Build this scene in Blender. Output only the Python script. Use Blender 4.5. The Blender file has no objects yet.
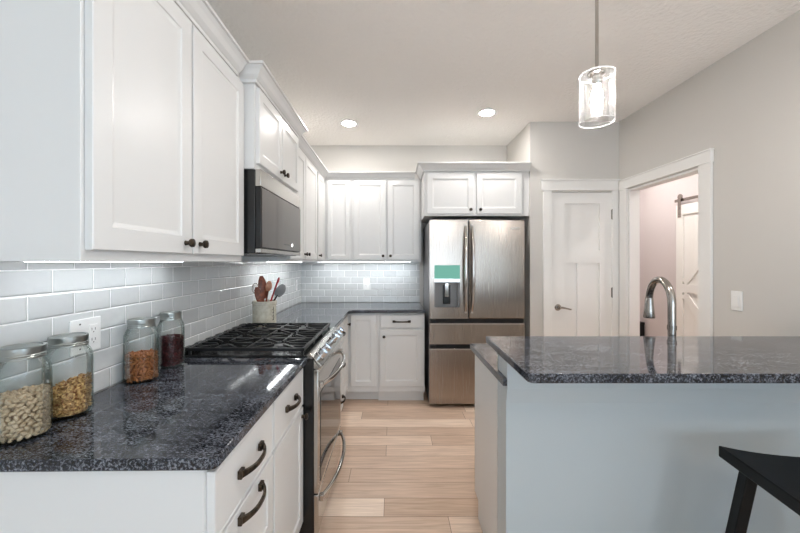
import bpy, bmesh, math, random
from mathutils import Vector, Matrix
random.seed(7)
S = bpy.context.scene
PI = math.pi

# ---------------------------------------------------------------- camera, world, light, exposure
F = 355.6                                   # focal length in pixels of an 800 px wide frame
cam_d = bpy.data.cameras.new('camera'); cam = bpy.data.objects.new('camera', cam_d)
S.collection.objects.link(cam); S.camera = cam
cam_d.sensor_width = 36; cam_d.lens = F / 800 * 36
cam_d.shift_x = 7 / 800; cam_d.shift_y = -4.5 / 800
cam_d.clip_start = 0.02
cam.location = (0, 0, 1.385); cam.rotation_euler = (PI / 2, 0, 0)

S.view_settings.view_transform = 'Standard'; S.view_settings.look = 'None'
S.view_settings.gamma = 1; S.view_settings.use_curve_mapping = False
S.view_settings.exposure = 1.28
S.cycles.transparent_max_bounces = 32
S.cycles.max_bounces = 12; S.cycles.diffuse_bounces = 6; S.cycles.glossy_bounces = 6
S.cycles.sample_clamp_indirect = 6
S.cycles.use_denoising = True

W = bpy.data.worlds.new('sky'); S.world = W; W.use_nodes = True
bg = W.node_tree.nodes['Background']; bg.inputs[0].default_value = (0.62, 0.8, 1.0, 1); bg.inputs[1].default_value = 2.2

def area(name, loc, rot, sx, sy, power, col):
    l = bpy.data.lights.new(name, 'AREA'); l.shape = 'RECTANGLE'; l.size = sx; l.size_y = sy
    l.energy = power; l.color = col
    o = bpy.data.objects.new(name, l); S.collection.objects.link(o); o.location = loc; o.rotation_euler = rot
    return o
DAY = (0.84, 0.93, 1.0)
TILT = math.radians(50)                     # window lamps tipped upward, an added lift for the ceiling
area('daylight', (-0.10, -4.78, 1.30), (PI / 2 + TILT, 0, 0), 1.3, 1.75, 10, DAY)
area('daylight', (1.45, -4.78, 1.30), (PI / 2 + TILT, 0, 0), 1.3, 1.75, 10, DAY)
area('daylight', (2.45, -1.6, 1.25), (PI / 2 + TILT, 0, PI / 2), 1.8, 1.75, 13, DAY)   # lamp of the unseen side window, added to brighten ceiling and cabinets
CAN_L = 118.0                               # radiance of the recessed lamps
WARM = (1.0, 0.955, 0.915)

# ---------------------------------------------------------------- materials
def lin(c):
    return tuple(((v / 255) / 12.92 if v / 255 <= 0.04045 else ((v / 255 + 0.055) / 1.055) ** 2.4) for v in c) + (1,)
def mat(name, rgb, rough=0.5, metal=0.0, spec=0.5, bump=None, coat=0.0, vary=None):
    m = bpy.data.materials.new(name); m.use_nodes = True; nt = m.node_tree
    b = nt.nodes['Principled BSDF']; c = lin(rgb)
    b.inputs['Base Color'].default_value = c; b.inputs['Roughness'].default_value = rough
    b.inputs['Metallic'].default_value = metal; b.inputs['Specular IOR Level'].default_value = spec
    b.inputs['Coat Weight'].default_value = coat
    tc = nt.nodes.new('ShaderNodeTexCoord')
    if vary:
        n = nt.nodes.new('ShaderNodeTexNoise'); n.inputs['Scale'].default_value = vary[0]; n.inputs['Detail'].default_value = 3
        r = nt.nodes.new('ShaderNodeValToRGB'); r.color_ramp.elements[0].color = lin(vary[1]); r.color_ramp.elements[1].color = lin(vary[2])
        r.color_ramp.elements[0].position = 0.35; r.color_ramp.elements[1].position = 0.65
        nt.links.new(tc.outputs['Object'], n.inputs['Vector']); nt.links.new(n.outputs['Fac'], r.inputs[0]); nt.links.new(r.outputs[0], b.inputs['Base Color'])
    if bump:
        n = nt.nodes.new('ShaderNodeTexNoise'); n.inputs['Scale'].default_value = bump[0]; n.inputs['Detail'].default_value = 3
        bp = nt.nodes.new('ShaderNodeBump'); bp.inputs['Strength'].default_value = bump[1]; bp.inputs['Distance'].default_value = bump[2]
        nt.links.new(tc.outputs['Object'], n.inputs['Vector']); nt.links.new(n.outputs['Fac'], bp.inputs['Height']); nt.links.new(bp.outputs[0], b.inputs['Normal'])
    return m
M = {}
M['cab'] = mat('cabinet_paint', (216, 216, 215), 0.32, bump=(30, 0.03, 0.002))
M['trim'] = mat('trim_paint', (232, 231, 228), 0.4, bump=(30, 0.03, 0.002))
M['wall'] = mat('greige_wall', (206, 203, 198), 0.8, bump=(160, 0.12, 0.003))
M['hallwall'] = mat('hall_wall', (208, 200, 200), 0.8, bump=(160, 0.12, 0.003))
M['ceil'] = mat('ceiling_texture', (240, 237, 233), 0.9, bump=(42, 0.7, 0.010))
M['pony'] = mat('island_paint', (186, 194, 197), 0.45, bump=(60, 0.05, 0.002))
M['bronze'] = mat('dark_bronze', (52, 46, 42), 0.35, 0.8, vary=(60, (40, 36, 33), (84, 72, 60)))
M['black'] = mat('black_enamel', (16, 17, 18), 0.25)
M['iron'] = mat('cast_iron', (24, 25, 27), 0.38, 0.2, bump=(400, 0.2, 0.001))
M['blackglass'] = mat('black_glass', (10, 10, 11), 0.05, 0.0, 0.9)
M['gapdark'] = mat('dark_gap', (14, 14, 15), 0.6)  # near-black for the painted gap shade and the crock lettering
M['chrome'] = mat('chrome', (205, 208, 212), 0.1, 1.0)
M['plastic'] = mat('white_plastic', (240, 240, 238), 0.35)
M['slot'] = mat('outlet_slot', (60, 58, 56), 0.6)
M['greyside'] = mat('fridge_side_grey', (120, 122, 124), 0.5)
M['blackwood'] = mat('black_painted_wood', (8, 9, 11), 0.5, spec=0.25, bump=(40, 0.1, 0.002))
M['lid'] = mat('zinc_lid', (164, 169, 167), 0.32, 1.0, bump=(90, 0.08, 0.001))
M['crock'] = mat('glazed_stoneware', (196, 190, 172), 0.25, vary=(40, (186, 179, 160), (204, 199, 183)))
M['darkwood'] = mat('dark_red_wood', (112, 52, 30), 0.4, vary=(35, (88, 38, 22), (140, 72, 42)))
M['lightwood'] = mat('pinkish_wood', (196, 140, 110), 0.5, vary=(35, (180, 120, 92), (212, 160, 130)))
M['red'] = mat('red_silicone', (178, 38, 44), 0.4)
M['greysil'] = mat('grey_nylon', (128, 128, 130), 0.45)
M['pist'] = mat('pistachio_shell', (190, 166, 134), 0.5, vary=(45, (158, 128, 96), (214, 196, 168)))
M['almond'] = mat('almond_skin', (150, 86, 46), 0.5, vary=(70, (104, 52, 24), (206, 134, 80)))
M['granola'] = mat('granola_clump', (176, 128, 70), 0.6, vary=(110, (128, 74, 32), (236, 196, 132)))
M['cran'] = mat('dried_cranberry', (46, 14, 18), 0.35, vary=(110, (22, 8, 11), (92, 28, 32)))
M['gold'] = mat('brushed_latch', (150, 146, 140), 0.3, 1.0)

def steel(name, rgb, rough, axis):
    m = mat(name, rgb, rough, 1.0); nt = m.node_tree; b = nt.nodes['Principled BSDF']
    tc = nt.nodes.new('ShaderNodeTexCoord'); mp = nt.nodes.new('ShaderNodeMapping'); n = nt.nodes.new('ShaderNodeTexNoise')
    sc = [260, 260, 260]; sc[axis] = 3; mp.inputs['Scale'].default_value = sc; n.inputs['Scale'].default_value = 1.0; n.inputs['Detail'].default_value = 2
    r = nt.nodes.new('ShaderNodeMapRange'); r.inputs[3].default_value = rough - 0.05; r.inputs[4].default_value = rough + 0.08
    bp = nt.nodes.new('ShaderNodeBump'); bp.inputs['Strength'].default_value = 0.0; bp.inputs['Distance'].default_value = 0.001
    L = nt.links.new
    L(tc.outputs['Object'], mp.inputs[0]); L(mp.outputs[0], n.inputs['Vector']); L(n.outputs['Fac'], r.inputs[0]); L(r.outputs[0], b.inputs['Roughness'])
    L(n.outputs['Fac'], bp.inputs['Height']); L(bp.outputs[0], b.inputs['Normal'])
    return m
M['steel'] = steel('brushed_steel', (162, 152, 143), 0.24, 2)
M['steelY'] = steel('brushed_steel_range', (190, 186, 180), 0.16, 1)
M['polish'] = mat('polished_steel', (196, 190, 184), 0.12, 1.0)
M['nickel'] = mat('brushed_nickel', (172, 166, 160), 0.2, 1.0)
M['mirror'] = mat('microwave_mirror_glass', (112, 106, 102), 0.07, 1.0)

def emis(name, rgb, s):
    m = bpy.data.materials.new(name); m.use_nodes = True; nt = m.node_tree; nt.nodes.remove(nt.nodes['Principled BSDF'])
    e = nt.nodes.new('ShaderNodeEmission'); e.inputs[0].default_value = tuple(rgb) + (1,); e.inputs[1].default_value = s
    nt.links.new(e.outputs[0], nt.nodes['Material Output'].inputs[0]); return m
M['lamp'] = emis('recessed_lamp_glow', WARM, CAN_L)
M['bulb'] = emis('bulb_glow', (1.0, 0.93, 0.9), 150)
M['strip'] = emis('under_cabinet_glow', (0.92, 0.96, 1.0), 7.5)
M['farstrip'] = emis('far_under_cabinet_glow', (0.95, 0.98, 1.0), 14)
M['rim'] = mat('glinting_glass_rim', (235, 238, 238), 0.2)  # white stands in for the bright glint along the pendant glass edge
M['led'] = emis('display_dot_glow', (1.0, 0.95, 0.9), 3)
M['ledgreen'] = emis('dispenser_display_glow', (0.25, 0.62, 0.5), 0.32)

def thin_glass(name, tint, fbase=0.04, seeds=False):
    m = bpy.data.materials.new(name); m.use_nodes = True; nt = m.node_tree; nt.nodes.remove(nt.nodes['Principled BSDF']); L = nt.links.new
    t = nt.nodes.new('ShaderNodeBsdfTransparent'); g = nt.nodes.new('ShaderNodeBsdfGlossy'); g.inputs['Roughness'].default_value = 0.03
    lw = nt.nodes.new('ShaderNodeLayerWeight'); lw.inputs[0].default_value = 0.28
    mix = nt.nodes.new('ShaderNodeMixShader')
    ramp = nt.nodes.new('ShaderNodeMix'); ramp.data_type = 'RGBA'; ramp.inputs[6].default_value = (0.985, 0.99, 0.988, 1); ramp.inputs[7].default_value = lin(tint)
    L(lw.outputs['Facing'], ramp.inputs[0]); L(ramp.outputs[2], t.inputs[0])
    fm = nt.nodes.new('ShaderNodeMath'); fm.operation = 'MULTIPLY'; fm.inputs[1].default_value = 0.45; L(lw.outputs['Fresnel'], fm.inputs[0]); L(fm.outputs[0], mix.inputs[0]); L(t.outputs[0], mix.inputs[1]); L(g.outputs[0], mix.inputs[2]); L(mix.outputs[0], nt.nodes['Material Output'].inputs[0])
    tc = nt.nodes.new('ShaderNodeTexCoord'); bp = nt.nodes.new('ShaderNodeBump')
    if seeds:
        v = nt.nodes.new('ShaderNodeTexVoronoi'); v.inputs['Scale'].default_value = 130
        r = nt.nodes.new('ShaderNodeMapRange'); r.inputs[1].default_value = 0.1; r.inputs[2].default_value = 0.4; r.inputs[3].default_value = 1; r.inputs[4].default_value = 0
        L(tc.outputs['Object'], v.inputs['Vector']); L(v.outputs['Distance'], r.inputs[0]); L(r.outputs[0], bp.inputs['Height'])
        bp.inputs['Strength'].default_value = 0.9; bp.inputs['Distance'].default_value = 0.004
        a = nt.nodes.new('ShaderNodeMath'); a.operation = 'MULTIPLY_ADD'; a.inputs[1].default_value = 0.22; a.use_clamp = True
        L(r.outputs[0], a.inputs[0]); L(fm.outputs[0], a.inputs[2]); L(a.outputs[0], mix.inputs[0])
        tl = nt.nodes.new('ShaderNodeBsdfTranslucent'); tl.inputs[0].default_value = (0.95, 0.95, 0.95, 1); m3 = nt.nodes.new('ShaderNodeMixShader')
        sm = nt.nodes.new('ShaderNodeMath'); sm.operation = 'MULTIPLY'; sm.inputs[1].default_value = 0.05; L(r.outputs[0], sm.inputs[0]); L(sm.outputs[0], m3.inputs[0])
        L(t.outputs[0], m3.inputs[1]); L(tl.outputs[0], m3.inputs[2]); L(m3.outputs[0], mix.inputs[1])

    else:
        n = nt.nodes.new('ShaderNodeTexNoise'); n.inputs['Scale'].default_value = 26
        L(tc.outputs['Object'], n.inputs['Vector']); L(n.outputs['Fac'], bp.inputs['Height']); bp.inputs['Strength'].default_value = 0.12; bp.inputs['Distance'].default_value = 0.01
    L(bp.outputs[0], g.inputs['Normal'])
    return m
M['jarglass'] = thin_glass('jar_glass', (222, 232, 230))
M['pane'] = thin_glass('window_pane', (225, 235, 235))
M['seeded'] = thin_glass('seeded_glass', (238, 240, 240), seeds=True)

def granite():
    m = mat('granite', (60, 62, 68), 0.06, 0, 0.42); nt = m.node_tree; b = nt.nodes['Principled BSDF']; L = nt.links.new; N = nt.nodes.new
    tc = N('ShaderNodeTexCoord')
    mp = N('ShaderNodeMapping'); mp.inputs['Rotation'].default_value = (0, 0, 0.5); mp.inputs['Scale'].default_value = (1, 2.2, 1)
    n1 = N('ShaderNodeTexNoise'); n1.inputs['Scale'].default_value = 150; n1.inputs['Detail'].default_value = 5; n1.inputs['Roughness'].default_value = 0.7
    r1 = N('ShaderNodeValToRGB'); e = r1.color_ramp.elements
    e[0].position = 0.41; e[0].color = lin((10, 11, 15)); e[1].position = 0.63; e[1].color = lin((122, 126, 135))
    x = e.new(0.5); x.color = lin((44, 47, 55))
    n2 = N('ShaderNodeTexNoise'); n2.inputs['Scale'].default_value = 9; n2.inputs['Detail'].default_value = 3; n2.inputs['Distortion'].default_value = 0.8
    mx = N('ShaderNodeMath'); mx.operation = 'MULTIPLY_ADD'; mx.inputs[1].default_value = 0.22; 
    sb = N('ShaderNodeMath'); sb.operation = 'SUBTRACT'; sb.inputs[1].default_value = 0.11
    L(tc.outputs['Object'], mp.inputs[0]); L(mp.outputs[0], n1.inputs['Vector']); L(mp.outputs[0], n2.inputs['Vector'])
    L(n2.outputs['Fac'], mx.inputs[0]); L(n1.outputs['Fac'], mx.inputs[2]); L(mx.outputs[0], sb.inputs[0]); L(sb.outputs[0], r1.inputs[0])
    L(r1.outputs[0], b.inputs['Base Color'])
    return m
M['granite'] = granite()

def tile(name, horiz, phase):
    m = mat(name, (190, 194, 195), 0.12, 0, 0.5); nt = m.node_tree; b = nt.nodes['Principled BSDF']; L = nt.links.new; N = nt.nodes.new
    g = N('ShaderNodeNewGeometry'); s = N('ShaderNodeSeparateXYZ'); c = N('ShaderNodeCombineXYZ')
    a1 = N('ShaderNodeMath'); a1.operation = 'ADD'; a1.inputs[1].default_value = phase + 20 * 0.1525
    a2 = N('ShaderNodeMath'); a2.operation = 'SUBTRACT'; a2.inputs[1].default_value = 0.914 - 0.149
    L(g.outputs['Position'], s.inputs[0]); L(s.outputs[horiz], a1.inputs[0]); L(s.outputs[2], a2.inputs[0]); L(a1.outputs[0], c.inputs[0]); L(a2.outputs[0], c.inputs[1])
    br = N('ShaderNodeTexBrick'); br.inputs['Scale'].default_value = 1; br.inputs['Brick Width'].default_value = 0.1525; br.inputs['Row Height'].default_value = 0.0745
    br.inputs['Mortar Size'].default_value = 0.0022; br.inputs['Mortar Smooth'].default_value = 0.15; br.inputs['Bias'].default_value = -0.2
    br.offset = 0.5
    br.inputs['Color1'].default_value = lin((200, 202, 202)); br.inputs['Color2'].default_value = lin((212, 214, 213)); br.inputs['Mortar'].default_value = lin((246, 246, 245))
    L(c.outputs[0], br.inputs['Vector'])
    L(br.outputs['Color'], b.inputs['Base Color'])
    b2 = N('ShaderNodeTexBrick')
    for k in ('Scale', 'Brick Width', 'Row Height'): b2.inputs[k].default_value = br.inputs[k].default_value
    b2.offset = 0.5; b2.inputs['Mortar Size'].default_value = 0.006; b2.inputs['Mortar Smooth'].default_value = 1.0
    L(c.outputs[0], b2.inputs['Vector'])
    n = N('ShaderNodeTexNoise'); n.inputs['Scale'].default_value = 22; n.inputs['Detail'].default_value = 1; L(g.outputs['Position'], n.inputs['Vector'])
    ma = N('ShaderNodeMath'); ma.operation = 'MULTIPLY_ADD'; ma.inputs[1].default_value = -1.6; L(b2.outputs['Fac'], ma.inputs[0]); L(n.outputs['Fac'], ma.inputs[2])
    bp = N('ShaderNodeBump'); bp.inputs['Strength'].default_value = 0.55; bp.inputs['Distance'].default_value = 0.0035
    L(ma.outputs[0], bp.inputs['Height']); L(bp.outputs[0], b.inputs['Normal'])
    mr = N('ShaderNodeMapRange'); mr.inputs[3].default_value = 0.12; mr.inputs[4].default_value = 0.7; L(br.outputs['Fac'], mr.inputs[0]); L(mr.outputs[0], b.inputs['Roughness'])
    return m
M['tileL'] = tile('subway_tile_left', 1, -1.1145)
M['tileB'] = tile('subway_tile_back', 0, 0.03)

def floor_mat():
    m = mat('plank_floor', (190, 150, 118), 0.33, 0, 0.4); nt = m.node_tree; b = nt.nodes['Principled BSDF']; L = nt.links.new; N = nt.nodes.new
    g = N('ShaderNodeNewGeometry'); mp = N('ShaderNodeMapping'); mp.inputs['Location'].default_value = (10.4, 10.0 - 1.946 + 0.06, 0)
    br = N('ShaderNodeTexBrick'); br.inputs['Scale'].default_value = 1; br.inputs['Brick Width'].default_value = 1.15; br.inputs['Row Height'].default_value = 0.15
    br.inputs['Mortar Size'].default_value = 0.0013; br.inputs['Mortar Smooth'].default_value = 0.1; br.inputs['Bias'].default_value = 0
    br.offset = 0.37; br.offset_frequency = 2; br.squash = 0.8; br.squash_frequency = 3
    br.inputs['Color1'].default_value = (0, 0, 0, 1); br.inputs['Color2'].default_value = (1, 1, 1, 1); br.inputs['Mortar'].default_value = (0.5, 0.5, 0.5, 1)
    L(g.outputs['Position'], mp.inputs[0]); L(mp.outputs[0], br.inputs['Vector'])
    r = N('ShaderNodeValToRGB'); e = r.color_ramp.elements; e[0].color = lin((196, 170, 148)); e[1].color = lin((236, 217, 199)); x = e.new(0.5); x.color = lin((219, 196, 177))
    L(br.outputs['Color'], r.inputs[0])
    m2 = N('ShaderNodeMapping'); m2.inputs['Scale'].default_value = (2.2, 38, 1); n = N('ShaderNodeTexNoise'); n.inputs['Scale'].default_value = 1.4; n.inputs['Detail'].default_value = 6; n.inputs['Distortion'].default_value = 1.0
    L(g.outputs['Position'], m2.inputs[0]); L(m2.outputs[0], n.inputs['Vector'])
    rr = N('ShaderNodeValToRGB'); rr.color_ramp.elements[0].position = 0.3; rr.color_ramp.elements[0].color = (0.78, 0.74, 0.71, 1); rr.color_ramp.elements[1].position = 0.68; rr.color_ramp.elements[1].color = (1.08, 1.07, 1.06, 1)
    L(n.outputs['Fac'], rr.inputs[0])
    mu = N('ShaderNodeMix'); mu.data_type = 'RGBA'; mu.blend_type = 'MULTIPLY'; mu.inputs[0].default_value = 1; L(r.outputs[0], mu.inputs[6]); L(rr.outputs[0], mu.inputs[7])
    mo = N('ShaderNodeMix'); mo.data_type = 'RGBA'; mo.inputs[7].default_value = lin((96, 72, 56)); L(br.outputs['Fac'], mo.inputs[0]); L(mu.outputs[2], mo.inputs[6])
    L(mo.outputs[2], b.inputs['Base Color'])
    bp = N('ShaderNodeBump'); bp.inputs['Strength'].default_value = 0.15; bp.inputs['Distance'].default_value = 0.002; L(n.outputs['Fac'], bp.inputs['Height']); L(bp.outputs[0], b.inputs['Normal'])
    return m
M['floor'] = floor_mat()

# ---------------------------------------------------------------- mesh building
class MB:
    def __init__(s): s.v = []; s.f = []
    def add(s, vs, fs):
        k = len(s.v); s.v += [tuple(v) for v in vs]; s.f += [tuple(i + k for i in f) for f in fs]; return s
    def box(s, x0, x1, y0, y1, z0, z1):
        x0, x1 = sorted((x0, x1)); y0, y1 = sorted((y0, y1)); z0, z1 = sorted((z0, z1))
        return s.add([(x0, y0, z0), (x1, y0, z0), (x1, y1, z0), (x0, y1, z0), (x0, y0, z1), (x1, y0, z1), (x1, y1, z1), (x0, y1, z1)],
                     [(0, 3, 2, 1), (4, 5, 6, 7), (0, 1, 5, 4), (1, 2, 6, 5), (2, 3, 7, 6), (3, 0, 4, 7)])
    def tube(s, pts, r, n=12, cap=True):
        pts = [Vector(p) for p in pts]; m = len(pts); rs = r if isinstance(r, (list, tuple)) else [r] * m
        vs = []; ref = None
        for i, p in enumerate(pts):
            t = (pts[min(i + 1, m - 1)] - pts[max(i - 1, 0)]).normalized()
            if ref is None:
                ref = Vector((0, 0, 1)) if abs(t.z) < 0.9 else Vector((1, 0, 0))
            a = (ref - t * ref.dot(t)).normalized(); ref = a; b = t.cross(a)
            for k in range(n):
                w = 2 * PI * k / n; vs.append(p + (a * math.cos(w) + b * math.sin(w)) * rs[i])
        fs = []
        for i in range(m - 1):
            for k in range(n):
                a = i * n + k; b = i * n + (k + 1) % n; fs.append((a, b, b + n, a + n))
        if cap: fs.append(tuple(range(n - 1, -1, -1))); fs.append(tuple((m - 1) * n + k for k in range(n)))
        return s.add(vs, fs)
    def cyl(s, p0, p1, r, r2=None, n=20): return s.tube([p0, p1], [r, r if r2 is None else r2], n)
    def lathe(s, prof, c, axis=(0, 0, 1), n=32):
        ax = Vector(axis).normalized(); ref = Vector((1, 0, 0)) if abs(ax.x) < 0.9 else Vector((0, 1, 0))
        a = (ref - ax * ref.dot(ax)).normalized(); b = ax.cross(a); c = Vector(c); vs = []
        for (r, h) in prof:
            for k in range(n):
                w = 2 * PI * k / n; vs.append(c + ax * h + (a * math.cos(w) + b * math.sin(w)) * max(r, 1e-5))
        fs = []; m = len(prof)
        for i in range(m - 1):
            for k in range(n):
                p = i * n + k; q = i * n + (k + 1) % n; fs.append((p, q, q + n, p + n))
        return s.add(vs, fs)
    def prism(s, poly, u, v, w, o, depth):       # polygon in the (u, v) plane extruded along w
        u, v, w, o = Vector(u), Vector(v), Vector(w), Vector(o); n = len(poly)
        vs = [o + u * a + v * b for a, b in poly] + [o + u * a + v * b + w * depth for a, b in poly]
        return s.add(vs, [tuple(range(n - 1, -1, -1)), tuple(range(n, 2 * n))] + [(i, (i + 1) % n, (i + 1) % n + n, i + n) for i in range(n)])
    def ribbon(s, pts, wv, width, thick):
        pts = [Vector(p) for p in pts]; wv = Vector(wv).normalized(); vs = []; m = len(pts)
        for i, p in enumerate(pts):
            t = (pts[min(i + 1, m - 1)] - pts[max(i - 1, 0)]).normalized(); nn = t.cross(wv).normalized()
            wd = width[i] if isinstance(width, list) else width
            for a, b in ((-1, -1), (1, -1), (1, 1), (-1, 1)): vs.append(p + wv * a * wd / 2 + nn * b * thick / 2)
        fs = [(3, 2, 1, 0), tuple((m - 1) * 4 + k for k in range(4))]
        for i in range(m - 1):
            for k in range(4): a = i * 4 + k; b = i * 4 + (k + 1) % 4; fs.append((a, b, b + 4, a + 4))
        return s.add(vs, fs)
    def panel(s, o, u, v, n, w, h, t, st=0.055, rec=0.007, bev=0.012):   # framed door front: o is the back lower corner
        o, u, v, n = Vector(o), Vector(u), Vector(v), Vector(n)
        def ring(i, d): return [o + u * a + v * b + n * d for a, b in ((i, i), (w - i, i), (w - i, h - i), (i, h - i))]
        vs = ring(0, 0) + ring(0, t - 0.002) + ring(0.002, t) + ring(st, t) + ring(st + 0.003, t - 0.004) + ring(st + bev + 0.003, t - rec)
        fs = [(3, 2, 1, 0)]
        for r in range(5):
            for k in range(4): a = r * 4 + k; b = r * 4 + (k + 1) % 4; fs.append((a, b, b + 4, a + 4))
        fs.append((20, 21, 22, 23)); return s.add(vs, fs)
    def sweep(s, prof, path):                    # profile (out, z) along a plan path, out = to the right of travel
        m = len(path); P = [Vector(p) for p in path]; vs = []
        for i in range(m):
            ds = []
            if i > 0: ds.append((P[i] - P[i - 1]).normalized())
            if i < m - 1: ds.append((P[i + 1] - P[i]).normalized())
            ns = [Vector((d.y, -d.x)) for d in ds]
            nn = ns[0] if len(ns) == 1 else (ns[0] + ns[1]) / (1 + ns[0].dot(ns[1]))
            for d, z in prof: q = P[i] + nn * d; vs.append((q.x, q.y, z))
        k = len(prof); fs = [tuple(range(k - 1, -1, -1)), tuple((m - 1) * k + j for j in range(k))]
        for i in range(m - 1):
            for j in range(k): a = i * k + j; b = i * k + (j + 1) % k; fs.append((a, b, b + k, a + k))
        return s.add(vs, fs)

ROOT = {}
def root_loc(o):
    while o.parent: o = o.parent
    return ROOT.get(o.name, Vector((0, 0, 0)))
def thing(name, label, cat, loc, group=None):
    o = bpy.data.objects.new(name, None); S.collection.objects.link(o); o.location = loc; o.empty_display_size = 0.05
    ROOT[o.name] = Vector(loc); o['label'] = label; o['category'] = cat
    if group: o['group'] = group
    return o
def mesh_of(name, mb, m, off, bevel, smooth):
    me = bpy.data.meshes.new(name); me.from_pydata([tuple(Vector(v) - off) for v in mb.v], [], mb.f); me.update()
    bm = bmesh.new(); bm.from_mesh(me); bmesh.ops.recalc_face_normals(bm, faces=bm.faces); bm.to_mesh(me); bm.free()
    me.materials.append(M[m] if isinstance(m, str) else m)
    if smooth:
        for p in me.polygons: p.use_smooth = True
        me.set_sharp_from_angle(angle=math.radians(32))
    return me
def part(name, mb, m, parent, bevel=0.0, smooth=True, label=None, kind=None):
    me = mesh_of(name, mb, m, root_loc(parent), bevel, smooth)
    o = bpy.data.objects.new(name, me); S.collection.objects.link(o); o.parent = parent
    if bevel: b = o.modifiers.new('bevel', 'BEVEL'); b.width = bevel; b.segments = 2; b.limit_method = 'ANGLE'; b.angle_limit = math.radians(40)
    if label: o['label'] = label
    if kind: o['kind'] = kind
    return o
def solo(name, mb, m, label=None, cat=None, group=None, kind=None, bevel=0.0, smooth=True):
    c = Vector((0, 0, 0))
    if kind != 'structure' and mb.v:
        xs, ys, zs = zip(*mb.v); c = Vector(((min(xs) + max(xs)) / 2, (min(ys) + max(ys)) / 2, min(zs)))
    o = bpy.data.objects.new(name, mesh_of(name, mb, m, c, bevel, smooth)); S.collection.objects.link(o); o.location = c; ROOT[o.name] = c
    if bevel: b = o.modifiers.new('bevel', 'BEVEL'); b.width = bevel; b.segments = 2; b.limit_method = 'ANGLE'; b.angle_limit = math.radians(40)
    for k, v in (('label', label), ('category', cat), ('group', group), ('kind', kind)):
        if v: o[k] = v
    return o
def struct(name, mb, m, bevel=0.0, label=None): return solo(name, mb, m, label=label, kind='structure', bevel=bevel, smooth=bevel > 0)

# ---------------------------------------------------------------- key dimensions
XL, XR, YB, YP, ZC, YR = -1.075, 2.194, 4.15, 3.45, 2.745, -4.6
CT = 0.914
# ---------------------------------------------------------------- room shell
struct('floor', MB().box(-1.3, 3.8, -4.9, 5.5, -0.06, 0), 'floor')
struct('ceiling', MB().box(-1.3, 3.8, -4.9, 5.5, ZC, ZC + 0.06), 'ceil')
struct('wall_left', MB().box(XL - 0.12, XL, YR, YB + 0.12, 0, ZC), 'wall')
struct('wall_back', MB().box(XL, 1.33, YB, YB + 0.12, 0, ZC), 'wall')
pw = MB(); pw.box(1.33, 1.45, YP + 0.11, YB, 0, ZC); pw.box(1.33, 1.54, YP, YP + 0.11, 0, ZC)
pw.box(2.125, XR, YP, YP + 0.11, 0, ZC); pw.box(1.54, 2.125, YP, YP + 0.11, 2.06, ZC)
struct('wall_pantry', pw, 'wall')
rw = MB(); RY0, RY1, RZ = 2.535, 3.315, 2.065
rw.box(XR, XR + 0.095, YR, -2.5, 0, ZC); rw.box(XR, XR + 0.095, -2.5, -0.7, 0, 0.45); rw.box(XR, XR + 0.095, -2.5, -0.7, 2.25, ZC)
rw.box(XR, XR + 0.095, -0.7, RY0, 0, ZC); rw.box(XR, XR + 0.095, RY0, RY1, RZ, ZC); rw.box(XR, XR + 0.095, RY1, 5.3, 0, ZC)
struct('wall_right', rw, 'wall')
hw = MB(); hw.box(3.55, 3.67, 1.9, 5.3, 0, ZC); hw.box(XR + 0.095, 3.67, 5.3, 5.42, 0, ZC); hw.box(XR + 0.095, 3.67, 1.78, 1.9, 0, ZC)
struct('wall_hall', hw, 'hallwall')
rr = MB()
for x0, x1 in ((XL - 0.12, -0.75), (0.55, 0.8), (2.1, XR + 0.095)): rr.box(x0, x1, YR - 0.12, YR, 0, ZC)
for x0, x1 in ((-0.75, 0.55), (0.8, 2.1)): rr.box(x0, x1, YR - 0.12, YR, 0, 0.55); rr.box(x0, x1, YR - 0.12, YR, 2.35, ZC)
struct('wall_rear', rr, 'wall')
for k, (x0, x1) in enumerate(((-0.75, 0.55), (0.8, 2.1))):
    f = MB()
    for a in (x0 + 0.001, (x0 + x1) / 2 - 0.02, x1 - 0.041): f.box(a, a + 0.04, YR - 0.08, YR - 0.03, 0.55, 2.35)
    for z in (0.551, 1.43, 2.309): f.box(x0 + 0.04, x1 - 0.04, YR - 0.079, YR - 0.031, z, z + 0.04)
    w = struct('window_%d' % (k + 1), f, 'trim')
    part('pane', MB().box(x0 + 0.03, x1 - 0.03, YR - 0.057, YR - 0.053, 0.57, 2.33), 'pane', w, smooth=False)
f = MB()
for a in (-2.499, -1.62, -0.741): f.box(XR + 0.02, XR + 0.07, a, a + 0.04, 0.45, 2.25)
for z in (0.451, 2.209): f.box(XR + 0.021, XR + 0.069, -2.46, -0.741, z, z + 0.04)
w = struct('window_3', f, 'trim'); part('pane', MB().box(XR + 0.043, XR + 0.047, -2.47, -0.73, 0.47, 2.23), 'pane', w, smooth=False)  # side window added behind the camera to let more light in

# pantry door and casing
C = YP
tr = MB()
tr.box(1.452, 1.532, C - 0.02, C - 0.0005, 0, 2.075); tr.box(2.118, 2.19, C - 0.02, C - 0.0005, 0, 2.075)
tr.box(1.438, 2.19, C - 0.026, C - 0.0005, 2.075, 2.17); tr.box(1.43, 2.19, C - 0.032, C - 0.0005, 2.17, 2.185)
struct('trim_1', tr, 'trim', bevel=0.002, label='white flat casing with header around the pantry door')
dr = MB(); x0, x1, z0, z1, yf = 1.537, 2.118, 0.01, 2.055, C + 0.0
dr.box(x0, x1, yf + 0.012, yf + 0.035, z0, z1)
def rail(a, b, c, d): dr.box(a, b, yf - 0.006, yf + 0.0125, c, d)
rail(x0, x0 + 0.125, z0, z1); rail(x1 - 0.115, x1, z0, z1); rail(x0 + 0.125, x1 - 0.115, 1.95, z1); rail(x0 + 0.125, x1 - 0.115, 1.375, 1.50); rail(x0 + 0.125, x1 - 0.115, z0, 0.25)
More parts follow.
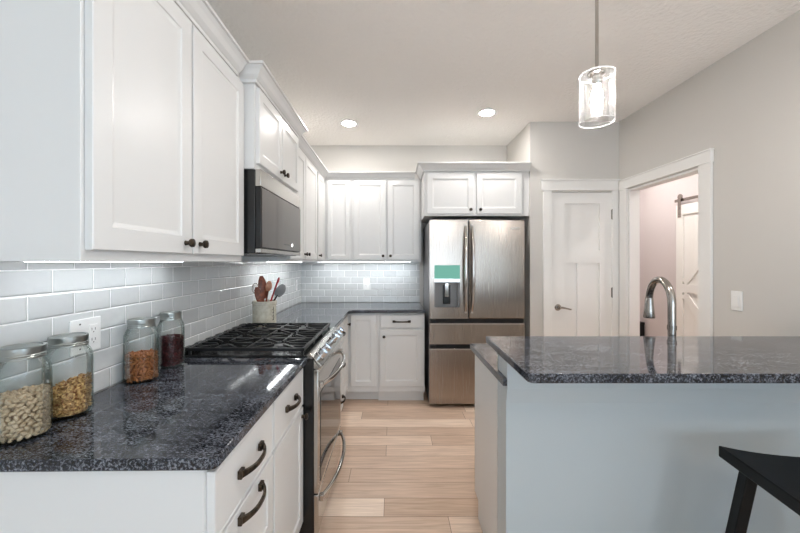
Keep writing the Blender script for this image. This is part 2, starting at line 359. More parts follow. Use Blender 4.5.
rail(1.785, 1.875, 0.25, 1.375)
door = struct('door_1', dr, 'trim', bevel=0.0, label='white three-panel pantry door beside the refrigerator')
h = MB(); h.lathe([(0, 0), (0.032, 0), (0.032, 0.006), (0.026, 0.012), (0.012, 0.014), (0.011, 0.045), (0, 0.045)], (1.597, yf, 0.945), (0, -1, 0), 24)
h.tube([(1.597, yf - 0.045, 0.945), (1.625, yf - 0.05, 0.948), (1.66, yf - 0.05, 0.94), (1.705, yf - 0.048, 0.93)], [0.011, 0.01, 0.008, 0.007], 12)
part('door_handle', h, 'nickel', door)
for z in (1.845, 1.09, 0.3):
    g = MB(); g.box(2.111, 2.128, yf - 0.012, yf + 0.0005, z - 0.045, z + 0.045); g.cyl((2.119, yf - 0.014, z - 0.05), (2.119, yf - 0.014, z + 0.05), 0.006, n=12)
    part('hinge', g, 'nickel', door)

# opening in the right wall
tr = MB(); X = XR
tr.box(X - 0.02, X - 0.0005, RY0 - 0.10, RY0, 0, RZ + 0.005); tr.box(X - 0.02, X - 0.0005, RY1, YP - 0.034, 0, RZ + 0.005)
tr.box(X - 0.026, X - 0.0005, RY0 - 0.106, YP - 0.034, RZ + 0.005, RZ + 0.086); tr.box(X - 0.032, X - 0.0005, RY0 - 0.112, YP - 0.034, RZ + 0.086, RZ + 0.098)
tr.box(X, X + 0.095, RY0 + 0.0005, RY0 + 0.018, 0, RZ - 0.0005); tr.box(X, X + 0.095, RY1 - 0.018, RY1 - 0.0005, 0, RZ - 0.0005); tr.box(X, X + 0.095, RY0 + 0.018, RY1 - 0.018, RZ - 0.018, RZ - 0.0005)
struct('trim_2', tr, 'trim', bevel=0.002, label='white casing and jambs around the hall opening in the right wall')
bb = MB(); bb.box(XR - 0.014, XR - 0.0005, 2.06, RY0 - 0.107, 0, 0.12); bb.box(XR - 0.014, XR - 0.0005, YR, 1.0, 0, 0.12)
struct('baseboard_right', bb, 'trim', bevel=0.002)
struct('baseboard_left', MB().box(XL + 0.0005, XL + 0.014, YR, 0.86, 0, 0.12), 'trim', bevel=0.002)
bb = MB(); bb.box(3.536, 3.5495, 1.9, 5.3, 0, 0.12); bb.box(XR + 0.09505, 3.536, 5.286, 5.2995, 0, 0.12)
struct('baseboard_hall', bb, 'trim', bevel=0.002)

# ---------------------------------------------------------------- backsplash
solo('tile_backsplash', MB().box(XL + 0.0005, XL + 0.008, 0.70, YB - 0.0005, CT + 0.001, 1.46), 'tileL', 'glossy pale grey subway tile backsplash on the left wall behind the jars', 'backsplash', smooth=False)
solo('tile_backsplash', MB().box(XL + 0.009, 0.31, YB - 0.008, YB - 0.0005, CT + 0.001, 1.46), 'tileB', 'glossy pale grey subway tile backsplash on the end wall left of refrigerator', 'backsplash', smooth=False)

# ---------------------------------------------------------------- cabinets
U, V = (0, 1, 0), (0, 0, 1)
def knob(parent, p, n):
    part('knob', MB().lathe([(0, 0), (0.009, 0), (0.007, 0.008), (0.0065, 0.014), (0.014, 0.018), (0.0155, 0.022), (0.0145, 0.028), (0.006, 0.031), (0, 0.031)], p, n, 20), 'bronze', parent)
def pull(parent, p, along, n, ln):
    p, a, n = Vector(p), Vector(along), Vector(n); m = MB(); pts = []; wd = []
    for i in range(15):
        t = i / 14 * 2 - 1; pts.append(p + a * (t * ln / 2) + n * (0.008 + 0.027 * (1 - abs(t) ** 2.6))); wd.append(0.013 + 0.008 * abs(t) ** 3)
    m.ribbon(pts, (0, 0, 1), wd, 0.009)
    for s in (-1, 1):
        q = p + a * (s * (ln / 2 - 0.006)); e = Vector((abs(a.x) * 0.013 + abs(n.x) * 0.0, abs(a.y) * 0.013, 0.012))
        lo = q - e; hi = q + e + n * 0.012
        m.box(lo.x, hi.x, lo.y, hi.y, lo.z, hi.z)
    part('pull', m, 'bronze', parent, bevel=0.0015)
def front(name, parent, side, a0, a1, z0, z1, f, st=0.055, flat=False, t=0.02):
    # side 'L': faces +X at x=f (front surface), spans Y; side 'B': faces -Y at y=f, spans X
    m = MB()
    if side == 'L': o, u, n = (f - t, a0, z0), (0, 1, 0), (1, 0, 0)
    else: o, u, n = (a0, f + t, z0), (1, 0, 0), (0, -1, 0)
    if flat: m.panel(o, u, V, n, a1 - a0, z1 - z0, t, 0.004, 0.0015, 0.002)
    else: m.panel(o, u, V, n, a1 - a0, z1 - z0, t, st)
    return part(name, m, 'cab', parent, smooth=False)
GB = 'white base cabinets'; GU = 'white wall cabinets'
FX = -0.44            # door surface plane of the left base run
# near drawer base
t = thing('base_cabinet', 'white drawer base cabinet nearest the viewer, below the counter end with two arched pulls', 'cabinet', (-0.76, 1.09, 0), GB)
b = MB(); b.box(XL + 0.001, FX - 0.0205, 0.868, 1.3155, 0.10, 0.883); part('cabinet_body', b, 'cab', t, bevel=0.0015, smooth=False)
part('toe_kick', MB().box(XL + 0.001, FX - 0.09, 0.868, 1.3155, 0, 0.0995), 'cab', t, smooth=False)
d = front('drawer', t, 'L', 0.878, 1.307, 0.688, 0.866, FX, flat=True); pull(d, (FX, 1.095, 0.780), U, (1, 0, 0), 0.165)
d = front('drawer', t, 'L', 0.878, 1.307, 0.40, 0.677, FX); pull(d, (FX, 1.095, 0.648), U, (1, 0, 0), 0.165)
d = front('drawer', t, 'L', 0.878, 1.307, 0.115, 0.39, FX); pull(d, (FX, 1.095, 0.36), U, (1, 0, 0), 0.165)
t = thing('base_cabinet', 'white base cabinet with one drawer over a door, right beside the gas range', 'cabinet', (-0.76, 1.53, 0), GB)
b = MB(); b.box(XL + 0.001, FX - 0.0205, 1.3165, 1.7555, 0.10, 0.883); part('cabinet_body', b, 'cab', t, bevel=0.0015, smooth=False)
part('toe_kick', MB().box(XL + 0.001, FX - 0.09, 1.3165, 1.7555, 0, 0.0995), 'cab', t, smooth=False)
d = front('drawer', t, 'L', 1.322, 1.742, 0.688, 0.866, FX, flat=True); pull(d, (FX, 1.53, 0.780), U, (1, 0, 0), 0.14)
d = front('door', t, 'L', 1.322, 1.742, 0.115, 0.677, FX); knob(d, (FX, 1.715, 0.64), (1, 0, 0))
# behind the range
t = thing('base_cabinet', 'white drawer base cabinet just past the far side of the range', 'cabinet', (-0.76, 2.83, 0), GB)
b = MB(); b.box(XL + 0.001, FX - 0.0205, 2.5245, 3.1495, 0.10, 0.883); part('cabinet_body', b, 'cab', t, bevel=0.0015, smooth=False)
part('toe_kick', MB().box(XL + 0.001, FX - 0.09, 2.5245, 3.1495, 0, 0.0995), 'cab', t, smooth=False)
for z0, z1 in ((0.688, 0.866), (0.405, 0.677), (0.115, 0.395)):
    d = front('drawer', t, 'L', 2.535, 3.14, z0, z1, FX, flat=z1 > 0.8); pull(d, (FX, 3.0, (z0 + z1) / 2 if z1 > 0.8 else z0 + 0.11), U, (1, 0, 0), 0.15)
FY = 3.50             # door surface plane of the back base run
t = thing('corner_base_cabinet', 'white corner base cabinet with narrow doors meeting at the inside corner', 'cabinet', (-0.76, 3.6, 0), GB)
b = MB(); b.prism([(XL + 0.001, 3.1505), (FX - 0.0205, 3.1505), (FX - 0.0205, FY + 0.0205), (-0.1475, FY + 0.0205), (-0.1475, YB - 0.001), (XL + 0.001, YB - 0.001)], (1, 0, 0), (0, 1, 0), V, (0, 0, 0.10), 0.783)
part('cabinet_body', b, 'cab', t, smooth=False)
b = MB(); b.prism([(XL + 0.001, 3.1505), (FX - 0.09, 3.1505), (FX - 0.09, FY + 0.09), (-0.1475, FY + 0.09), (-0.1475, YB - 0.001), (XL + 0.001, YB - 0.001)], (1, 0, 0), (0, 1, 0), V, (0, 0, 0), 0.0995)
part('toe_kick', b, 'cab', t, smooth=False)
d = front('door', t, 'L', 3.165, 3.475, 0.16, 0.862, FX, 0.05); knob(d, (FX, 3.45, 0.78), (1, 0, 0))
d = front('door', t, 'B', -0.418, -0.167, 0.16, 0.862, FY, 0.05)
t = thing('base_cabinet', 'white base cabinet with drawer and door on the end wall beside the refrigerator', 'cabinet', (0.08, 3.8, 0), GB)
part('cabinet_body', MB().box(-0.1465, 0.312, FY + 0.0205, YB - 0.001, 0.10, 0.883), 'cab', t, bevel=0.0015, smooth=False)
part('toe_kick', MB().box(-0.1465, 0.306, FY + 0.06, YB - 0.001, 0, 0.0995), 'cab', t, smooth=False)
d = front('drawer', t, 'B', -0.128, 0.294, 0.735, 0.862, FY, flat=True); pull(d, (0.085, FY, 0.80), (1, 0, 0), (0, -1, 0), 0.165)
d = front('door', t, 'B', -0.128, 0.294, 0.16, 0.722, FY); knob(d, (-0.088, FY, 0.652), (0, -1, 0))

# wall cabinets
UX = -0.73; ZU0, ZU1 = 1.387, 2.285
def wall_body(t, x0, x1, y0, y1, z0=ZU0, z1=ZU1): part('cabinet_body', MB().box(x0, x1, y0, y1, z0, z1), 'cab', t, bevel=0.0015, smooth=False)
t = thing('wall_cabinet', 'large white two-door wall cabinet nearest the viewer, above the jars', 'cabinet', (-0.9, 1.3, ZU0), GU)
wall_body(t, XL + 0.001, UX - 0.0205, 0.853, 1.7585)
d = front('door', t, 'L', 0.865, 1.292, 1.415, 2.255, UX, 0.06); knob(d, (UX, 1.252, 1.452), (1, 0, 0))
d = front('door', t, 'L', 1.303, 1.742, 1.415, 2.255, UX, 0.06); knob(d, (UX, 1.343, 1.452), (1, 0, 0))
MX = -0.665
t = thing('wall_cabinet', 'short deep white two-door wall cabinet above the microwave', 'cabinet', (-0.87, 2.14, 1.848), GU)
wall_body(t, XL + 0.001, MX - 0.0205, 1.7605, 2.5195, 1.848)
d = front('door', t, 'L', 1.775, 2.135, 1.878, 2.255, MX, 0.05); knob(d, (MX, 2.102, 1.915), (1, 0, 0))
d = front('door', t, 'L', 2.145, 2.505, 1.878, 2.255, MX, 0.05); knob(d, (MX, 2.178, 1.915), (1, 0, 0))
t = thing('wall_cabinet', 'tall white two-door wall cabinet on left wall just past the microwave', 'cabinet', (-0.9, 2.98, ZU0), GU)
wall_body(t, XL + 0.001, UX - 0.0205, 2.5215, 3.4295)
d = front('door', t, 'L', 2.535, 2.972, 1.408, 2.262, UX); knob(d, (UX, 2.935, 1.45), (1, 0, 0))
d = front('door', t, 'L', 2.983, 3.42, 1.408, 2.262, UX); knob(d, (UX, 3.02, 1.45), (1, 0, 0))
UY = 3.81
t = thing('corner_wall_cabinet', 'white corner wall cabinet with two narrow doors meeting at the inside corner', 'cabinet', (-0.8, 3.9, ZU0), GU)
b = MB(); b.prism([(XL + 0.001, 3.4305), (UX - 0.0205, 3.4305), (UX - 0.0205, UY + 0.0205), (-0.4415, UY + 0.0205), (-0.4415, YB - 0.001), (XL + 0.001, YB - 0.001)], (1, 0, 0), (0, 1, 0), V, (0, 0, ZU0), ZU1 - ZU0)
part('cabinet_body', b, 'cab', t, smooth=False)
d = front('door', t, 'L', 3.475, 3.785, 1.408, 2.262, UX, 0.045); knob(d, (UX, 3.51, 1.45), (1, 0, 0))
d = front('door', t, 'B', -0.705, -0.461, 1.408, 2.262, UY, 0.045)
t = thing('wall_cabinet', 'white two-door wall cabinet on the end wall left of the refrigerator', 'cabinet', (-0.07, 3.98, ZU0), GU)
wall_body(t, -0.4405, 0.304, UY + 0.0205, YB - 0.001)
d = front('door', t, 'B', -0.42, -0.075, 1.408, 2.262, UY); knob(d, (-0.106, UY, 1.45), (0, -1, 0))
d = front('door', t, 'B', -0.057, 0.279, 1.408, 2.262, UY); knob(d, (-0.026, UY, 1.45), (0, -1, 0))
KY = 3.45
t = thing('wall_cabinet', 'short wide white two-door cabinet above the refrigerator', 'cabinet', (0.8, 3.8, 1.835), GU)
wall_body(t, 0.3055, 1.3285, KY + 0.0205, YB - 0.001, 1.835)
d = front('door', t, 'B', 0.330, 0.786, 1.853, 2.250, KY); knob(d, (0.752, KY, 1.892), (0, -1, 0))
d = front('door', t, 'B', 0.812, 1.250, 1.853, 2.250, KY); knob(d, (0.846, KY, 1.892), (0, -1, 0))
# crown mouldings
CP = [(-0.018, 2.287), (0.0, 2.287), (0.0, 2.268), (0.014, 2.268), (0.014, 2.282), (0.02, 2.286), (0.032, 2.298), (0.044, 2.318), (0.054, 2.33), (0.056, 2.333), (0.066, 2.334), (0.066, 2.345), (-0.018, 2.345)]
CP = [(d_ + 0.001, z) for d_, z in CP]
bx, bm_ = UX - 0.0205, MX - 0.0205
GC = 'white crown mouldings on the wall cabinets'
solo('crown_moulding', MB().sweep(CP, [(XL + 0.002, 0.853), (bx, 0.853), (bx, 1.692)]), 'cab', 'white crown moulding along the top of the nearest wall cabinet', 'moulding', GC, smooth=False)
solo('crown_moulding', MB().sweep(CP, [(bx, 1.7605), (bm_, 1.7605), (bm_, 2.5195), (bx, 2.5195)]), 'cab', 'white crown moulding stepping forward above the microwave cabinet', 'moulding', GC, smooth=False)
solo('crown_moulding', MB().sweep(CP, [(bx, 2.60), (bx, UY + 0.0205), (0.236, UY + 0.0205)]), 'cab', 'white crown moulding turning the inside corner of the wall cabinets', 'moulding', GC, smooth=False)
solo('crown_moulding', MB().sweep(CP, [(0.304, UY + 0.0205), (0.304, KY + 0.0205), (1.328, KY + 0.0205)]), 'cab', 'white crown moulding across the cabinet above the refrigerator', 'moulding', GC, smooth=False)
# under-cabinet light bars
def bar_light(x0, x1, y0, y1, label, m='farstrip'):
    t = thing('under_cabinet_light', label, 'light', ((x0 + x1) / 2, (y0 + y1) / 2, 1.3851), 'slim light bars under the wall cabinets')
    part('housing', MB().box(x0, x1, y0, y1, 1.3858, 1.3869), 'plastic', t, bevel=0.001)
    part('diffuser', MB().box(x0 + 0.008, x1 - 0.008, y0 + 0.006, y1 - 0.006, 1.3851, 1.3857), m, t, smooth=False)
bar_light(-0.95, -0.91, 2.65, 3.6, 'slim light bar under the wall cabinet past the microwave')
bar_light(-1.0, -0.96, 0.95, 1.65, 'slim light bar under the nearest wall cabinet above the jars', 'strip')
bar_light(-0.85, 0.2, 3.95, 3.99, 'slim light bar under the end wall cabinet left of refrigerator')

# ---------------------------------------------------------------- countertops
t0 = CT - 0.030
GZ = 'dark granite countertops'
def slab(poly, z1, th=0.030, name='granite_countertop', label='', r=0.004):
    return solo(name, MB().prism(poly, (1, 0, 0), (0, 1, 0), V, (0, 0, z1 - th), th), 'granite', label, 'countertop', GZ, bevel=r)
CX = -0.424
slab([(XL + 0.009, 0.842), (CX - 0.02, 0.852), (CX - 0.005, 0.857), (CX, 0.872), (CX, 1.757), (XL + 0.009, 1.757)], CT, label='dark grey speckled granite countertop under the four glass jars')
slab([(XL + 0.009, 2.523), (CX, 2.523), (CX, 3.43), (CX + 0.035, 3.475), (0.318, 3.475), (0.318, YB - 0.009), (XL + 0.009, YB - 0.009)], CT, label='dark granite L-shaped countertop in the far corner past the range')
# lower peninsula counter with a sink cut-out
m = MB(); SX0, SX1, SY0, SY1 = 0.98, 1.74, 1.735, 1.99
for a in ((0.445, 0.4615, 1.436, 1.571), (0.445, SX0, 1.571, 2.055), (SX1, XR - 0.001, 1.571, 2.055), (SX0, SX1, 1.571, SY0), (SX0, SX1, SY1, 2.055)): m.box(*a, t0, CT)
solo('granite_countertop', m, 'granite', 'lower dark granite sink counter behind the raised bar top', 'countertop', GZ)
b = MB(); b.box(SX0 - 0.01, SX1 + 0.01, SY0 - 0.01, SY1 + 0.01, 0.70, 0.704)
b.box(SX0 - 0.01, SX0 - 0.006, SY0 - 0.01, SY1 + 0.01, 0.704, 0.8835); b.box(SX1 + 0.006, SX1 + 0.01, SY0 - 0.01, SY1 + 0.01, 0.704, 0.8835)
b.box(SX0 - 0.006, SX1 + 0.006, SY0 - 0.01, SY0 - 0.006, 0.704, 0.8835); b.box(SX0 - 0.006, SX1 + 0.006, SY1 + 0.006, SY1 + 0.01, 0.704, 0.8835)
solo('undermount_sink', b, 'nickel', 'stainless steel sink set in the lower peninsula counter', 'sink', smooth=False)
BZ = 1.045
slab([(0.425, 1.632), (0.413, 1.10), (0.417, 1.088), (0.428, 1.08), (XR - 0.001, 1.08), (XR - 0.001, 1.632)], BZ, label='raised dark granite bar top in front of the faucet')
# peninsula
t = thing('peninsula', 'grey-white breakfast bar half wall carrying the raised granite top', 'peninsula', (1.3, 1.51, 0))
part('half_wall', MB().box(0.462, XR - 0.001, 1.454, 1.5695, 0, BZ - 0.0305), 'pony', t, bevel=0.002)
m = MB(); m.prism([(1.438, 0.872), (1.4535, 0.872), (1.4535, 0.81), (1.450, 0.81)], (0, 1, 0), V, (1, 0, 0), (0.462, 0, 0), XR - 0.002 - 0.462)
m.box(0.462, XR - 0.002, 1.438, 1.4535, 0.8722, BZ - 0.0305)
part('support_rail', m, 'pony', t, smooth=False)
part('base_trim', MB().box(0.462, XR - 0.001, 1.440, 1.4535, 0, 0.10), 'pony', t, bevel=0.002)
t = thing('sink_base_cabinet', 'white cabinet end panel of the peninsula facing the aisle', 'cabinet', (1.3, 1.8, 0))
m = MB(); m.prism([(1.5705, 0), (1.92, 0), (1.92, 0.10), (2.0, 0.10), (2.0, 0.883), (1.5705, 0.883)], (0, 1, 0), V, (1, 0, 0), (0.460, 0, 0), 0.02)
part('end_panel', m, 'cab', t, smooth=False)
m = MB(); m.box(0.4805, SX0 - 0.02, 1.572, 1.998, 0.10, 0.883); m.box(SX1 + 0.02, XR - 0.016, 1.572, 1.998, 0.10, 0.883); m.box(SX0 - 0.02, SX1 + 0.02, 1.572, 1.998, 0.10, 0.69)
part('cabinet_body', m, 'cab', t, smooth=False)
part('toe_kick', MB().box(0.4805, XR - 0.016, 1.9, 1.92, 0, 0.0995), 'cab', t, smooth=False)
for k in range(4):
    a = 0.50 + k * 0.42
    o = part('door', MB().panel((a + 0.41, 1.999, 0.12), (-1, 0, 0), V, (0, 1, 0), 0.40, 0.74, 0.02), 'cab', t, smooth=False)
    knob(o, (a + (0.04 if k % 2 else 0.38), 2.019, 0.81), (0, 1, 0))

# ---------------------------------------------------------------- gas range
RY = (1.7605, 2.5195); yc = 2.14
t = thing('gas_range', 'stainless steel gas range with black grates set into the left counter', 'range', (-0.73, yc, 0))
part('range_body', MB().box(-1.055, -0.395, RY[0], RY[1], 0.03, 0.905), 'black', t, bevel=0.002)
m = MB(); m.box(-1.06, -0.43, RY[0], RY[1], 0.9055, 0.922); part('cooktop', m, 'black', t, bevel=0.004)
m = MB(); m.prism([(-0.4285, 0.926), (-0.408, 0.926), (-0.35, 0.868), (-0.362, 0.855), (-0.394, 0.855), (-0.394, 0.9055), (-0.4285, 0.9055)], (1, 0, 0), V, (0, 1, 0), (0, RY[0], 0), RY[1] - RY[0])
cp = part('control_panel', m, 'steelY', t, bevel=0.003)
nv = Vector((1, 0, 1)).normalized()
for y in (1.845, 1.945, 2.235, 2.335, 2.435):
    k = part('control_knob', MB().lathe([(0, -0.001), (0.026, -0.001), (0.026, 0.006), (0.021, 0.009), (0.020, 0.034), (0.017, 0.038), (0, 0.038)], Vector((-0.379, y, 0.898)) + nv * 0.0, nv, 24), 'chrome', cp)
    q = Vector((-0.379, y, 0.897)) + nv * 0.038; u = Vector((1, 0, -1)).normalized()
    part('grip', MB().ribbon([q - u * 0.018 + nv * 0.004, q + u * 0.018 + nv * 0.004], (0, 1, 0), 0.007, 0.010), 'chrome', cp)
d = part('oven_door', MB().box(-0.3945, -0.37, RY[0] + 0.002, RY[1] - 0.002, 0.235, 0.852), 'steelY', t, bevel=0.004)
part('oven_window', MB().box(-0.3705, -0.3675, RY[0] + 0.05, RY[1] - 0.05, 0.27, 0.72), 'blackglass', d, bevel=0.001)
dw = part('storage_drawer', MB().box(-0.3945, -0.37, RY[0] + 0.002, RY[1] - 0.002, 0.035, 0.228), 'steelY', t, bevel=0.004)
def bow(parent, z):
    pts = []
    for i in range(21):
        s = i / 20 * 2 - 1; pts.append((-0.362 + 0.055 * (1 - abs(s) ** 2.4), yc + s * 0.335, z))
    m = MB().tube(pts, 0.011, 12)
    for s in (-1, 1): m.box(-0.3695, -0.352, yc + s * 0.335 - 0.016, yc + s * 0.335 + 0.016, z - 0.014, z + 0.014)
    part('door_handle', m, 'polish', parent, bevel=0.002)
bow(d, 0.765); bow(dw, 0.195)
m = MB()
m.tube([(-1.05, RY[0] + 0.02, 0.94), (-1.05, RY[1] - 0.02, 0.94)], 0.012, 10)
for k in range(7): m.box(-1.062, -1.035, RY[0] + 0.03 + k * 0.11, RY[0] + 0.09 + k * 0.11, 0.9222, 0.953)
part('rear_vent_rail', m, 'black', t, bevel=0.003)
for (x, y, r) in ((-0.60, 1.90, 0.045), (-0.89, 1.90, 0.036), (-0.745, yc, 0.05), (-0.60, 2.38, 0.036), (-0.89, 2.38, 0.045)):
    bu = part('burner', MB().lathe([(0, 0), (r + 0.012, 0), (r + 0.010, 0.008), (r, 0.010), (0, 0.010)], (x, y, 0.9222), n=28), 'chrome', t)
    part('burner_cap', MB().lathe([(0, 0), (r - 0.002, 0), (r - 0.002, 0.007), (r - 0.008, 0.010), (0, 0.010)], (x, y, 0.9325), n=28), 'iron', bu)
for g in range(3):
    y0 = RY[0] + 0.012 + g * 0.2465; y1 = y0 + 0.241; x0, x1 = -1.02, -0.447; zt = 0.956; m = MB()
    def bar(p, q, w=0.009, h=0.012):
        m.ribbon([(p[0], p[1], zt - h / 2), (q[0], q[1], zt - h / 2)], (0, 0, 1), h, w)
    for y in (y0 + 0.005, y1 - 0.005): bar((x0, y), (x1, y), 0.010, 0.016)
    for x in (x0, x1, (x0 + x1) / 2): bar((x, y0), (x, y1), 0.010, 0.016)
    ym = (y0 + y1) / 2
    for c in ((-0.89), (-0.60)):
        for a in range(4):
            w = PI / 4 + a * PI / 2; bar((c + 0.035 * math.cos(w), ym + 0.035 * math.sin(w)), (c + 0.15 * math.cos(w), ym + min(0.115, 0.15 * abs(math.sin(w))) * (1 if math.sin(w) > 0 else -1)))
        bar((c - 0.14, ym), (c - 0.045, ym)); bar((c + 0.045, ym), (c + 0.14, ym)); bar((c, ym - 0.115), (c, ym - 0.045)); bar((c, ym + 0.045), (c, ym + 0.115))
    for yy in (y0 + 0.06, y1 - 0.06):
        bar((x1 - 0.10, yy), (x1, yy)); bar((x0, yy), (x0 + 0.08, yy))
    for x in (x0 + 0.005, x1 - 0.005):
        for y in (y0 + 0.006, y1 - 0.006): m.box(x - 0.006, x + 0.006, y - 0.006, y + 0.006, 0.9222, zt - 0.004)
        m.tube([(x - 0.004, y0 + 0.03 + 0.0, zt - 0.012), (x - 0.004, y1 - 0.03, zt - 0.012)], 0.008, 8)
    part('grate', m, 'iron', t, bevel=0.0015)

# ---------------------------------------------------------------- microwave
t = thing('microwave', 'stainless over-the-range microwave with dark mirrored door', 'microwave', (-0.87, yc, 1.427))
part('microwave_body', MB().box(XL + 0.009, -0.685, 1.765, 2.5175, 1.427, 1.8465), 'black', t, bevel=0.003)
m = MB(); m.box(-0.6845, -0.655, 1.765, 2.5175, 1.762, 1.8465); part('vent_panel', m, 'steelY', t, bevel=0.003)
m = MB(); m.box(-0.6845, -0.655, 1.765, 2.5175, 1.430, 1.452); part('bottom_rail', m, 'steelY', t, bevel=0.003)
d = part('microwave_door', MB().box(-0.6845, -0.656, 1.768, 2.515, 1.4535, 1.7605), 'black', t, bevel=0.004)
part('door_glass', MB().box(-0.6558, -0.652, 1.775, 2.508, 1.459, 1.755), 'mirror', d, bevel=0.001)
part('display_dot', MB().cyl((-0.652, 2.30, 1.492), (-0.651, 2.30, 1.492), 0.010), 'led', d)
m = MB()
for k in range(6): m.box(-0.652, -0.6514, 2.13 + k * 0.022, 2.143 + k * 0.022, 1.489, 1.494)
part('button_marks', m, 'greyside', d, smooth=False)
for a, b in ((1.83, 1.97), (2.3, 2.44)): part('vent_filter', MB().box(-0.98, -0.75, a, b, 1.4225, 1.4268), 'greyside', t)

# ---------------------------------------------------------------- refrigerator
X0, X1, YF = 0.347, 1.251, 3.37
t = thing('refrigerator', 'stainless steel french-door refrigerator with water dispenser', 'refrigerator', (0.8, 3.75, 0))
part('fridge_body', MB().box(X0 + 0.003, X1 - 0.003, 3.435, 4.10, 0.02, 1.775), 'greyside', t, bevel=0.003)
part('hinge_cover', MB().box(X0 + 0.02, X1 - 0.02, 3.44, 3.62, 1.7755, 1.80), 'black', t, bevel=0.004)
xm = 0.7155; z_d, z_t = 0.848, 1.785
# left door with dispenser recess
dx0, dx1, dz0, dz1 = 0.392, 0.635, 0.955, 1.195
m = MB()
m.box(X0, dx0, YF, 3.43, z_d, z_t); m.box(dx1, xm - 0.006, YF, 3.43, z_d, z_t); m.box(dx0, dx1, YF, 3.43, z_d, dz0); m.box(dx0, dx1, YF, 3.43, 1.355, z_t); m.box(dx0, dx1, 3.418, 3.43, dz0, 1.355)
m2 = MB()
d = part('left_door', m, 'steel', t)
part('control_display', MB().box(dx0 + 0.001, dx1 - 0.001, YF - 0.001, 3.417, dz1 + 0.03, 1.354), 'ledgreen', d, smooth=False, label='pale green lit display above the dispenser')
part('display_trim', MB().box(dx0 + 0.001, dx1 - 0.001, YF - 0.002, 3.417, dz1, dz1 + 0.0295), 'polish', d, smooth=False)
m = MB(); m.box(dx0 + 0.001, dx0 + 0.02, YF + 0.002, 3.417, dz0 + 0.001, dz1 - 0.001); m.box(dx1 - 0.02, dx1 - 0.001, YF + 0.002, 3.417, dz0 + 0.001, dz1 - 0.001); m.box(dx0 + 0.02, dx1 - 0.02, 3.405, 3.417, dz0 + 0.001, dz1 - 0.001)
part('dispenser_recess', m, 'greyside', d, smooth=False)
xc = (dx0 + dx1) / 2 - 0.002
part('dispenser_paddle', MB().box(xc - 0.035, xc + 0.035, 3.385, 3.404, dz0 + 0.03, dz1 - 0.03), 'black', d, bevel=0.004)
part('water_spout', MB().box(xc - 0.018, xc + 0.018, 3.374, 3.3845, dz0 + 0.10, dz1 - 0.012), 'polish', d, bevel=0.003)
d2 = part('right_door', MB().box(xm + 0.006, X1, YF, 3.43, z_d, z_t), 'steel', t, bevel=0.008)
part('brand_badge', MB().box(1.115, 1.205, YF - 0.0015, YF - 0.0002, 1.69, 1.715), 'polish', d2, smooth=False)
m = MB()
for k, wv in enumerate((3, 2, 3, 1, 3, 3, 2, 3)): m.box(1.122 + k * 0.0098, 1.122 + k * 0.0098 + 0.0018 * wv + 0.001, YF - 0.0021, YF - 0.0016, 1.697, 1.708)
part('badge_lettering', m, 'plastic', d2, smooth=False)
def vhandle(parent, x, side):
    pts = []
    for i in range(21):
        s = i / 20 * 2 - 1; pts.append((x + side * 0.006 * s * s, YF - 0.012 - 0.045 * (1 - abs(s) ** 3), 1.32 + s * 0.40))
    m = MB().tube(pts, [0.010 + 0.006 * (1 - abs(i / 20 * 2 - 1) ** 2) for i in range(21)], 14)
    for s in (-1, 1): m.box(x + side * 0.006 - 0.011, x + side * 0.006 + 0.011, YF - 0.014, YF - 0.0003, 1.32 + s * 0.40 - 0.02, 1.32 + s * 0.40 + 0.02)
    part('door_handle', m, 'polish', parent)
vhandle(d, xm - 0.036, 1); vhandle(d2, xm + 0.036, -1)
def fdrawer(z0, z1, rec):
    zl = z1 - rec; m = MB(); m.box(X0, X1, YF, 3.43, z0, zl); m.box(X0, X1, YF + 0.03, 3.43, zl, z1)
    o = part('freezer_drawer', m, 'steel', t)
    part('pocket_grip', MB().box(X0 + 0.004, X1 - 0.004, YF - 0.005, YF - 0.0003, zl - 0.012, zl + 0.002), 'polish', o, bevel=0.001)
    part('grip_end', MB().box(X0 + 0.01, X0 + 0.06, YF + 0.004, YF + 0.0265, zl + 0.0005, z1 - 0.004), 'iron', o, bevel=0.003)
    part('gap_shadow_strip', MB().box(X0 + 0.002, X1 - 0.002, YF + 0.027, YF + 0.0295, zl + 0.0005, z1), 'gapdark', o, smooth=False)  # dark strip paints shade into the drawer grip recess
fdrawer(0.605, 0.843, 0.040); fdrawer(0.04, 0.599, 0.037)

# ---------------------------------------------------------------- lamps
def can(x, y, label):
    t = thing('recessed_ceiling_light', label, 'ceiling light', (x, y, ZC - 0.012), 'recessed ceiling lights')
    part('trim_ring', MB().lathe([(0.065, 0), (0.092, 0), (0.09, 0.0055), (0.066, 0.0115), (0.065, 0)], (x, y, ZC - 0.012), n=36), 'plastic', t)
    part('lamp_lens', MB().lathe([(0, 0.001), (0.0645, 0.001), (0.0645, 0.0105), (0, 0.0105)], (x, y, ZC - 0.012), n=36), 'lamp', t)
can(-0.43, 3.47, 'round recessed ceiling light left, above the range aisle')
can(0.85, 3.22, 'round recessed ceiling light right, in front of the refrigerator')
can(0.42, 1.12, 'added unseen recessed ceiling light above the viewer, brightening the kitchen')  # extra lamp above the frame, added to light the cabinet fronts
can(1.5, -1.2, 'added unseen recessed ceiling light behind the viewer, brightening the room')  # lamp added behind the camera to lift the room
can(2.95, 2.6, 'added unseen recessed ceiling light brightening the near end of the hall')  # added out of view to brighten the dark hall
can(2.95, 3.6, 'added unseen recessed ceiling light brightening the middle of the hall')  # another added hall lamp, unseen
can(2.95, 4.6, 'added unseen recessed ceiling light brightening the far end of the hall')  # last of the added unseen hall lamps
